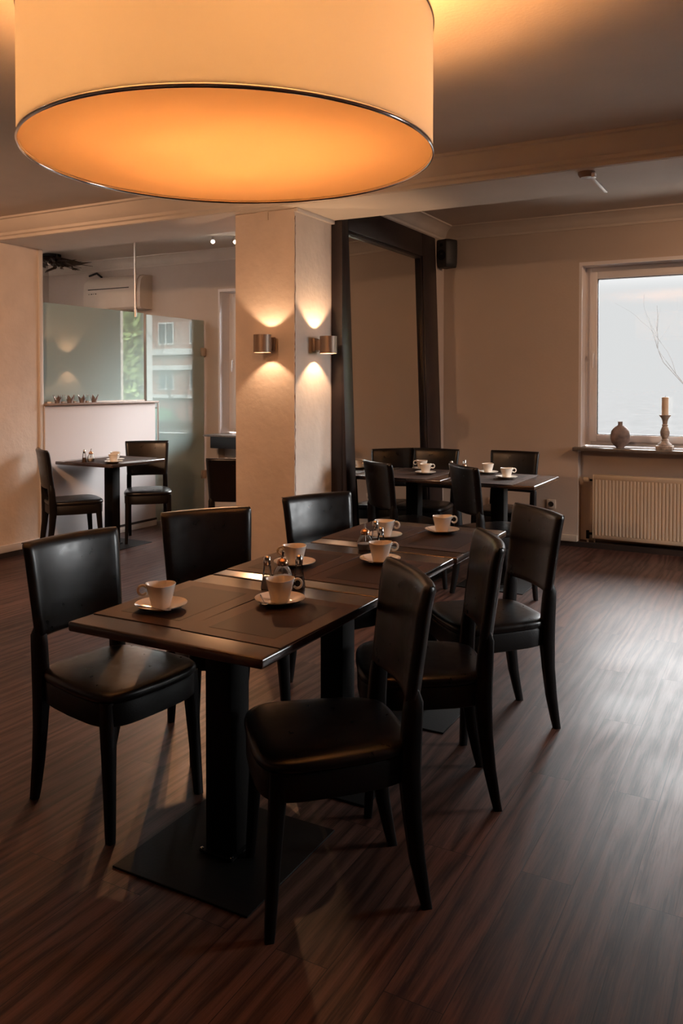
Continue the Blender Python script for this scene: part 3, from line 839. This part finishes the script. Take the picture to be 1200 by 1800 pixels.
# ------------------------------------------------------------------ chairs
def outline(n=56, k=1.0, front=.228, rear=-.188, wf=.208, wr=.172):
    """plan of the seat: wide bowed front, narrower rear, swelling sides"""
    pts = []
    for i in range(n):
        a = 2 * PI * i / n
        c, s_ = math.cos(a), math.sin(a)
        e = .36
        X = math.copysign(abs(c) ** e, c); Y = math.copysign(abs(s_) ** e, s_)
        t = (Y + 1) / 2
        wdt = wr + (wf - wr) * t + .012 * math.sin(PI * t)
        y = rear + (front - rear) * t
        y += .014 * (1 - X * X) * (1 if Y > 0 else -.3) * abs(Y)
        pts.append((X * wdt * k, (y - .02) * k + .02))
    return pts
def make_chair():
    o = thing('dining_chair', None, None)
    b = MB()
    lev = [(.425, .97), (.432, 1.0), (.443, 1.012), (.452, 1.0), (.459, .965), (.463, .90), (.4655, .75), (.467, .5), (.4675, .2)]
    b.loft([[(x, y, z - .004 * max(0, (abs(x) < .12)) * 0) for x, y in outline(k=k)] for z, k in lev])
    b.build('seat', M['leather'], o, 60)
    b = MB()
    b.loft([[(x, y, z) for x, y in outline(k=k)] for z, k in ((.352, .965), (.356, .985), (.42, .992), (.426, .975))])
    b.build('seat_frame', M['legleather'], o)
    def leg(rows):
        m = MB(); rings = []
        for z, x, y, hx, hy in rows:
            c = .25
            rings.append([(x + a * hx, y + d * hy, z) for a, d in ((-1, -1 + c), (-1 + c, -1), (1 - c, -1), (1, -1 + c), (1, 1 - c), (1 - c, 1), (-1 + c, 1), (-1, 1 - c))])
        return m.loft(rings)
    for s_ in (-1, 1):
        leg([(0, s_ * .190, .213, .0125, .0125), (.02, s_ * .189, .211, .0135, .0135), (.2, s_ * .183, .200, .017, .017), (.35, s_ * .178, .190, .021, .021), (.43, s_ * .176, .187, .022, .022)]).build('leg', M['legleather'], o, 50)
    for s_ in (-1, 1):
        rows = []
        for z, x, y, hx, hy in ((0, .156, -.222, .0125, .014), (.04, .157, -.213, .014, .016), (.14, .160, -.193, .016, .020), (.26, .162, -.178, .018, .023), (.36, .163, -.171, .0205, .027), (.46, .163, -.174, .0215, .026), (.54, .163, -.179, .0215, .024), (.572, .163, -.182, .021, .022), (.60, .163, -.183, .012, .012)):
            rows.append((z, s_ * x, y, hx, hy))
        leg(rows).build('leg', M['legleather'], o, 50)
    # padded backrest: curved in plan, wider at the top, rolled top edge
    def brow(z, hw, yc, th, bow=.028, n=26):
        r = []
        for sgn in (1, -1):
            for i in range(n + 1):
                u = -1 + 2 * i / n
                if sgn < 0: u = -u
                x = u * hw
                edge = (1 - abs(u) ** 14) ** .5 if abs(u) < 1 else 0
                y = yc + bow * (u * u - 1) + sgn * th * (.25 + .75 * edge) * .5
                r.append((x, y, z))
        return r
    b = MB()
    rows = []
    z0, z1 = .565, .882
    for t in (0, .012, .03, .08, .2, .4, .6, .8, .9, .95, .98, 1.0):
        z = z0 + (z1 - z0) * t
        hw = .181 + .018 * t
        yc = -.172 - .040 * t - .006 * max(0, t - .85) / .15
        th = .044
        k = 1
        if t < .03: k = .55 + .45 * (t / .03) ** .5
        if t > .95: k = .45 + .55 * max(0, (1 - (t - .95) / .05)) ** .5
        rows.append(brow(z, hw - .008 * (1 - k), yc, th * k))
    b.loft(rows)
    b.build('backrest', M['leather'], o, 60)
    # stitched seam along the top edge and sides
    m = MB()
    def seam(y_off):
        pts = []
        hw = .199
        for i in range(13):
            u = -1 + 2 * i / 12
            pts.append((u * (hw - .004), -.215 + .028 * (u * u - 1) + y_off, .8805))
        return pts
    m.tube(seam(-.012), .0016, 5)
    m.build('piping', M['legleather'], o)
    return o
ch = make_chair()
chairs = [
    ((-2.010, 2.064), -96.3, 'black leather chair at the front left with a pale sheen on its backrest', 'chairs around the long centre table'),
    ((-1.984, 2.652), -124.3, 'black leather chair at the left of the centre table, backrest right before the pillar foot', 'chairs around the long centre table'),
    ((-1.795, 3.316), -115.9, 'black leather chair at the far left of the centre table, before the mirror frame', 'chairs around the long centre table'),
    ((-1.113, 1.998), 132.3, 'black leather chair at the front right, lowest and nearest the camera', 'chairs around the long centre table'),
    ((-1.102, 2.640), 119.8, 'black leather chair in the middle of the right side of the centre table', 'chairs around the long centre table'),
    ((-1.087, 3.313), 134.9, 'black leather chair at the far right of the centre table, nearest the radiator', 'chairs around the long centre table'),
    ((-5.225, 4.885), -31.5, 'worn brown black chair left of the small table at the low white wall', 'chairs at the small table by the low wall'),
    ((-5.091, 5.672), 223.1, 'brown black chair facing the room between low white wall and glass door', 'chairs at the small table by the low wall'),
    ((-3.585, 4.965), 28.5, 'black chair with only its backrest edge showing left of the pillar', 'chairs at the tables by the mirror and pillar'),
    ((-2.521, 6.05), 180.8, 'dark leather chair behind the second row, before the mirror frame', 'chairs at the tables by the mirror and pillar'),
    ((-1.900, 6.13), 177.6, 'dark leather chair against the window wall, left of the wall socket', 'chairs at the tables by the mirror and pillar'),
    ((-2.335, 5.215), -36.0, 'dark leather chair turned with its back to us, nearest the pillar in the mirror row', 'chairs at the tables by the mirror and pillar'),
    ((-1.712, 5.251), -43.0, 'dark leather chair turned with its back to us at the right of the mirror row', 'chairs at the tables by the mirror and pillar'),
]
for i, (p, a, lab, g) in enumerate(chairs):
    put(ch, i == 0, (p[0], p[1], 0), R(a), lab, 'chair', g)

# ------------------------------------------------------------------ placemats
ZT = .75
def mat_mesh(w_, l_):
    o = thing('placemat', None, None)
    MB().box(-w_ / 2, w_ / 2, -l_ / 2, l_ / 2, 0, .0022, .0006, 1).build('woven_border', M['mat_border'], o)
    MB().box(-w_ / 2 + .055, w_ / 2 - .055, -l_ / 2 + .055, l_ / 2 - .055, .0015, .0027, .0003, 1).build('woven_centre', M['mat_inner'], o)
    return o
pm = mat_mesh(.325, .445)
MATS = [
    (-1.603, 1.955, 1.0, 'woven dark placemat under the cup nearest the camera on the left', 'placemats on the long centre table'),
    (-1.275, 1.950, -.6, 'woven dark placemat at the right front corner of the centre table', 'placemats on the long centre table'),
    (-1.603, 2.600, .6, 'woven dark placemat on the left of the middle centre table', 'placemats on the long centre table'),
    (-1.275, 2.600, -.4, 'woven dark placemat on the right of the middle centre table', 'placemats on the long centre table'),
    (-1.600, 3.275, .0, 'woven dark placemat at the far left corner of the centre table', 'placemats on the long centre table'),
    (-1.270, 3.270, .0, 'woven dark placemat at the far right corner of the centre table', 'placemats on the long centre table'),
    (-1.80, 5.400, 90, 'woven placemat on the near side of the window end table, silvery edge', 'placemats in the mirror row'),
    (-1.80, 5.732, 90, 'woven placemat on the far side of the window end table', 'placemats in the mirror row'),
    (-2.42, 5.412, 90, 'woven placemat on the near side of the table against the mirror', 'placemats in the mirror row'),
    (-2.42, 5.742, 90, 'woven placemat on the far side of the table against the mirror', 'placemats in the mirror row'),
    (-5.17, 5.14, 90, 'woven placemat on the near half of the small table by the low wall', 'placemats on the small table by the low wall'),
    (-5.17, 5.47, 90, 'woven placemat on the far half of the small table by the low wall', 'placemats on the small table by the low wall'),
]
for i, (x, y, a, lab, g) in enumerate(MATS):
    put(pm, i == 0, (x, y, ZT), R(a), lab, 'placemat', g)

# ------------------------------------------------------------------ cups, saucers, spoons
def make_cup():
    o = thing('coffee_cup', None, None)
    H = .068
    def rim(p, a, r, z):
        k = max(0, z / H) ** 3
        c_ = math.cos(a)
        p = p.copy()
        rise = .004 * max(0, c_) ** 2 + .002 * max(0, -c_) ** 2
        p.z += rise * k
        d = 1 + k * (.06 * max(0, c_) ** 3)
        return Vector((p.x * d, p.y, p.z))
    prof = [(.001, .003), (.020, .003), (.024, .0), (.0265, .001), (.028, .006), (.033, .026), (.0385, .048), (.0435, H), (.0425, H + .0012), (.041, H), (.036, .046), (.030, .024), (.024, .009), (.012, .006), (.001, .006)]
    MB().lathe(prof, 48, fn=rim, cap=False).build('cup_body', M['porcelain'], o)
    pts = []
    for k in range(17):
        a = R(150 - k * 18.5)
        pts.append((.0535 + .0130 * math.cos(a), .0, .054 + .0140 * math.sin(a)))
    b = MB().tube(pts, [.005] + [.0040] * 15 + [.0035], 10)
    b.build('handle', M['porcelain'], o)
    return o
cu = make_cup()
def make_saucer():
    prof = [(.001, .002), (.028, .002), (.033, 0), (.038, .002), (.055, .007), (.072, .0135), (.0765, .017), (.0765, .0185), (.072, .0165), (.055, .0105), (.036, .006), (.030, .0045), (.001, .0045)]
    return MB().lathe(prof, 56, cap=False).build('saucer', M['porcelain'])
sa = make_saucer()
def make_spoon():
    b = MB()
    b.tube([(-.055, 0, .0), (-.02, 0, .001), (.02, 0, .0025), (.045, 0, .002)], [.0032, .002, .0016, .002], 8)
    bowl = lambda p, a, r, z: Vector((p.x * 1.5 + .058, p.y, p.z))
    b.lathe([(.001, .0), (.006, .0008), (.0095, .0035), (.0100, .0045), (.0090, .0042), (.005, .0022), (.001, .0016)], 20, fn=bowl, cap=False)
    return b.build('teaspoon', M['chrome'])
sp_ = make_spoon()
CR = math.degrees(YAW)
CUPS = [  # x, y, z, handle angle, label bits
    (-1.620, 1.860, ZT + .0027, CR + 195, 'nearest the camera on the left, handle to the left'),
    (-1.345, 2.080, ZT + .0027, CR + 5, 'before the first salt and pepper set at the right front'),
    (-1.575, 2.535, ZT + .0027, CR + 205, 'behind the first salt and pepper set'),
    (-1.325, 2.735, ZT + .0027, CR + 5, 'on the middle table right before the second sugar jar'),
    (-1.520, 3.180, ZT + .0027, CR - 20, 'behind the second sugar jar on the far centre table'),
    (-1.345, 3.410, ZT + .0027, CR + 5, 'at the far right of the centre table, nearest the mirror row'),
    (-2.455, 5.800, ZT + .0027, CR + 190, 'far one of two cups on the table against the mirror'),
    (-2.325, 5.560, ZT + .0027, CR + 0, 'near one of two cups on the table against the mirror'),
    (-1.930, 5.800, ZT + .0027, CR + 60, 'on the far placemat of the window end table'),
    (-1.715, 5.560, ZT + .0027, CR + 0, 'on the near placemat nearest the window end table edge'),
    (-4.935, 5.085, ZT + .0027, CR + 90, 'nearer of two cups on the table by the low wall'),
    (-5.060, 5.235, ZT + .0027, CR + 100, 'farther of two cups on the table by the low wall'),
]
for i, (x, y, z, a, lab) in enumerate(CUPS):
    g = 'the long centre table' if i < 6 else ('the mirror row' if i < 10 else 'the small table by the low wall')
    s_ = sa if i == 0 else sa.copy()
    if i: COL.objects.link(s_)
    s_.location = (x, y, z); tag(s_, 'white saucer under cup ' + lab.replace(', handle to the left', ''), 'saucer', 'saucers on ' + g)
    put(cu, i == 0, (x, y, z + .0046), R(a), 'white coffee cup ' + lab, 'cup', 'coffee cups on ' + g)
    q = sp_ if i == 0 else sp_.copy()
    if i: COL.objects.link(q)
    an = R(CR + 250 if i in (0,) else CR + 110 if i in (4,) else CR + 200)
    off = .054
    q.location = (x + off * math.cos(an), y + off * math.sin(an), z + .0142); q.rotation_euler = (0, 0, an + R(82))
    tag(q, 'teaspoon beside cup ' + lab.replace(', handle to the left', ''), 'teaspoon', 'teaspoons on ' + g)

# ------------------------------------------------------------------ salt, pepper, sugar
def make_shaker(fill, name):
    o = thing(name, None, None)
    MB().lathe([(.001, .0), (.019, .0), (.021, .003), (.020, .014), (.0155, .045), (.0115, .078), (.011, .083)], 28, cap=False).build('glass_body', M['jar'], o)
    MB().lathe([(.001, .002), (.0185, .003), (.0185, .012), (.0145, .040), (.001, .040)], 24, cap=False).build('filling', fill, o)
    MB().lathe([(.0118, .078), (.0125, .080), (.0125, .094), (.0105, .104), (.006, .109), (.001, .110)], 24).build('metal_cap', M['chrome'], o)
    return o
salt = make_shaker(M['salt'], 'salt_shaker'); pep = make_shaker(M['pepper'], 'pepper_shaker')
def make_sugar():
    o = thing('sugar_dispenser', None, None)
    MB().lathe([(.001, 0), (.026, 0), (.032, .004), (.037, .020), (.0375, .034), (.033, .052), (.024, .066), (.020, .072), (.020, .080)], 32, cap=False).build('glass_jar', M['jar'], o)
    MB().lathe([(.001, .002), (.030, .005), (.0355, .020), (.036, .032), (.001, .036)], 28, cap=False).build('sugar_filling', M['sugar'], o)
    MB().lathe([(.0215, .074), (.022, .076), (.022, .086), (.017, .096), (.007, .101), (.0055, .105), (.001, .105)], 28).build('metal_lid', M['copper'], o)
    MB().tube([(0, 0, .04), (0, 0, .10), (.001, 0, .120), (.005, 0, .128)], [.0045, .0045, .005, .0055], 12).build('pouring_spout', M['chrome'], o)
    return o
sug = make_sugar()
SETS = [((-1.478, 2.210), (-1.395, 2.272), (-1.470, 2.290), 'on the front of the centre table behind the first cups', 'at the front of the centre table'),
        ((-1.470, 2.990), (-1.385, 2.865), (-1.480, 2.915), 'on the far half of the centre table between four cups', 'at the far half of the centre table'),
        ((-2.06, 5.66), (-2.12, 5.55), (-2.035, 5.58), 'in the mirror row, half hidden behind a turned chair', 'in the mirror row'),
        ((-5.205, 5.02), None, (-5.215, 5.105), 'on the small table by the low wall', 'by the low wall')]
for i, (a, b2, c, lab, g) in enumerate(SETS):
    so = put(sug, i == 0, (c[0], c[1], ZT), .3 * i, 'glass sugar dispenser ' + lab, 'sugar dispenser', 'sugar dispensers on the tables')
    so.scale = (.86, .86, .86)
    if b2:
        put(salt, i == 0, (a[0], a[1], ZT), 0, 'slim salt shaker ' + lab, 'salt shaker', 'salt shakers on the tables')
        put(pep, i == 0, (b2[0], b2[1], ZT), 0, 'slim pepper shaker ' + lab, 'pepper shaker', 'pepper shakers on the tables')
    else:
        put(pep, False, (a[0], a[1], ZT), 0, 'slim pepper shaker ' + lab, 'pepper shaker', 'pepper shakers on the tables')

# ------------------------------------------------------------------ low sideboard under the left window
o = thing('sideboard', 'low pale sideboard under the left window, seen only beside the pillar', 'sideboard')
MB().box(-5.33, -4.35, 6.92, 7.17, 0.03, .56, .004).build('carcass', M['trim'], o)
MB().box(-5.31, -4.37, 6.93, 7.16, 0, .03).build('plinth', M['skirt'], o)
MB().box(-5.32, -4.845, 6.908, 6.92, .05, .54, .002).build('door', M['trim'], o)
MB().box(-4.835, -4.36, 6.908, 6.92, .05, .54, .002).build('door', M['trim'], o)
c0 = None
balls = [(-5.20, 7.0, .036, 'leftmost of the pale round ornaments under the left window'), (-5.12, 7.04, .030, 'darker pale round ornament between its neighbours under the left window'), (-5.045, 6.99, .042, 'largest pale round ornament under the left window, nearest the pillar')]
for x, y, r_b, lab in balls:
    prof = [(.001, 0)] + [(r_b * math.sin(PI * k / 12), r_b - r_b * math.cos(PI * k / 12)) for k in range(2, 12)] + [(.001, 2 * r_b)]
    c = MB().lathe(prof, 20, fn=lambda p, a, r, z: Vector((p.x * (1 + .05 * math.cos(6 * a)), p.y * (1 + .05 * math.cos(6 * a)), p.z))).build('round_ornament', M['tealight'], loc=(x, y, .56))
    tag(c, lab, 'ornament', 'round ornaments under the left window')

# ------------------------------------------------------------------ outside
GZ = -1.6
tag(MB().box(-60, 90, YW + .38, 340, GZ - .2, GZ).build('ground', M['asphalt']), kind='structure')

tag(MB().box(-40, 60, YW + .38, 36, GZ, GZ + .04).build('bounce_ground', mat('pale_bounce_ground', (.17, .155, .145), .9, spec=.1, var=.08, vscale=2)), kind='structure')  # pale ground hidden below the sill, added to bounce daylight onto the ceiling
# brick apartment house, seen as a reflection in the frosted door
o = thing('brick_building', 'red brick apartment house with white bands reflected in the glass door', 'building', (0, 48, 0))
BX0, BX1 = 22, 46
MB().box(BX0, BX1, 0, 8, GZ, 10.6).build('brick_wall', M['brick'], o)
for z, h_ in ((3.55, .45), (2.4, .35), (6.9, .35), (10.3, 1.0), (.3, .25)):
    MB().box(BX0 - .2, BX1 + .2, -.35, 0.02, z, z + h_).build('white_band', M['render'], o)
rnd = random.Random(5)
for zc in (.9, 4.3, 7.6):
    x = BX0 + 1.2
    while x < BX1 - 2.4:
        wf = MB().box(x, x + 1.5, -.06, .04, zc, zc + 1.7); wf.build('window', M['render'], o)
        p = o.children[-1] if False else None
        x += 3.0
for ch_ in [c for c in o.children if c.name.startswith('window')]:
    xs_ = [v.co.x for v in ch_.data.vertices]; zs_ = [v.co.z for v in ch_.data.vertices]
    x0, z0 = min(xs_), min(zs_)
    MB().box(x0 + .10, x0 + .70, -.075, -.055, z0 + .12, z0 + 1.58).box(x0 + .80, x0 + 1.40, -.075, -.055, z0 + .12, z0 + 1.58).build('pane', M['darkglass'], ch_)
# house wall grown over with ivy
o = thing('ivy_covered_wall', 'tall garden wall overgrown with ivy reflected in the frosted glass screen', 'wall', (2.55, 15.0, GZ))
MB().box(0, 5, .25, .55, 0, 7).build('rendered_wall', M['render'], o)
b = MB(); rnd = random.Random(11)
for k in range(5200):
    x = rnd.uniform(0, 2.6) ; z = rnd.uniform(.2, 6.6); y = rnd.uniform(.0, .24)
    r_l = rnd.uniform(.05, .11); a = rnd.uniform(0, 2 * PI)
    nrm = Vector((rnd.uniform(-.6, .6), -1, rnd.uniform(-.3, .9))).normalized()
    u = nrm.cross(Vector((math.cos(a), .1, math.sin(a)))).normalized(); v = nrm.cross(u)
    c = Vector((x, y, z))
    vs = [b.bm.verts.new(c + u * (r_l * p) + v * (r_l * q)) for p, q in ((-.9, -.1), (-.4, .8), (0, 1.1), (.4, .8), (.9, -.1), (0, -.9))]
    b.bm.faces.new(vs)
iv = b.build('ivy_leaves', M['leaf'], o); iv['kind'] = 'stuff'

def bush(loc, r_b, lab, name='garden_bush', seed=1, g='bushes before the brick building'):
    rn = random.Random(seed); b = MB()
    for k in range(260):
        d = Vector((rn.gauss(0, 1), rn.gauss(0, 1), abs(rn.gauss(0, 1)))).normalized()
        c = Vector((d.x * r_b, d.y * r_b, d.z * r_b * .9)) * rn.uniform(.6, 1)
        a = d.cross(Vector((rn.uniform(-1, 1), rn.uniform(-1, 1), 1))).normalized(); e = d.cross(a)
        s_ = r_b * .16
        vs = [b.bm.verts.new(c + (a * p + e * q) * s_) for p, q in ((-1, 0), (0, .6), (1, 0), (0, -.6))]
        b.bm.faces.new(vs)
    b.lathe([(r_b * .2, 0), (r_b * .7, r_b * .1), (r_b * .8, r_b * .4), (r_b * .6, r_b * .7), (r_b * .1, r_b * .85)], 12)
    o = b.build(name, M['hedge'], loc=loc)
    return tag(o, lab, 'bush', g)
for k, (x, y, r_b) in enumerate([(25.5, 42, 1.6), (28.5, 41, 1.9), (31.5, 42, 1.5), (35, 41, 2.0)]):
    bush((x, y, GZ), r_b, ['evergreen bush farthest left before the brick house, seen in the glass door', 'broad evergreen bush second from left before the brick house', 'evergreen bush third from left before the brick house', 'evergreen bush farthest right before the brick house'][k], seed=k)

def tree(name, loc, h, lab, seed, lean_=(0, 0), spread=1.0, r0=.09):
    rn = random.Random(seed)
    o = thing(name, lab, 'tree', loc)
    tr = MB(); br = MB()
    def grow(p, d, L, r, dep, mb):
        n = 5; pts = [p]; q = p.copy(); dd = d.copy()
        for i in range(n):
            dd = (dd + Vector((rn.gauss(0, .13), rn.gauss(0, .13), rn.gauss(.03, .1)))).normalized(); q = q + dd * L / n; pts.append(q.copy())
        mb.tube(pts, [r * (1 - .55 * i / n) for i in range(n + 1)], 5 if dep else 9)
        if dep < 4:
            for k in range(3 if dep < 2 else 2):
                t = rn.randint(2, n); pp = pts[t]
                nd = (dd + Vector((rn.uniform(-1, 1) * spread, rn.uniform(-1, 1) * spread, rn.uniform(-.1, .7)))).normalized()
                grow(pp, nd, L * rn.uniform(.55, .75), r * .42, dep + 1, br)
    grow(Vector((0, 0, 0)), Vector((lean_[0], lean_[1], 1)).normalized(), h, r0, 0, tr)
    tr.build('trunk', M['bark'], o); br.build('bare_branches', M['bark'], o)
    return o
tree('bare_tree', (-.95, 12.2, GZ), 2.4, 'bare pale tree whose thin branches reach in at the right of the window', 21, (-.08, 0), .9, .05)
tree('bare_tree', (17.5, 30, GZ), 4.0, 'bare tree before the brick house, its twigs reflected in the glass door', 8, (0, 0), .9, .12)
bush((-.62, 9.6, GZ + .0), .5, 'small pale garden bush at the lower right of the window', 'garden_bush', 9, 'bushes behind the right window')
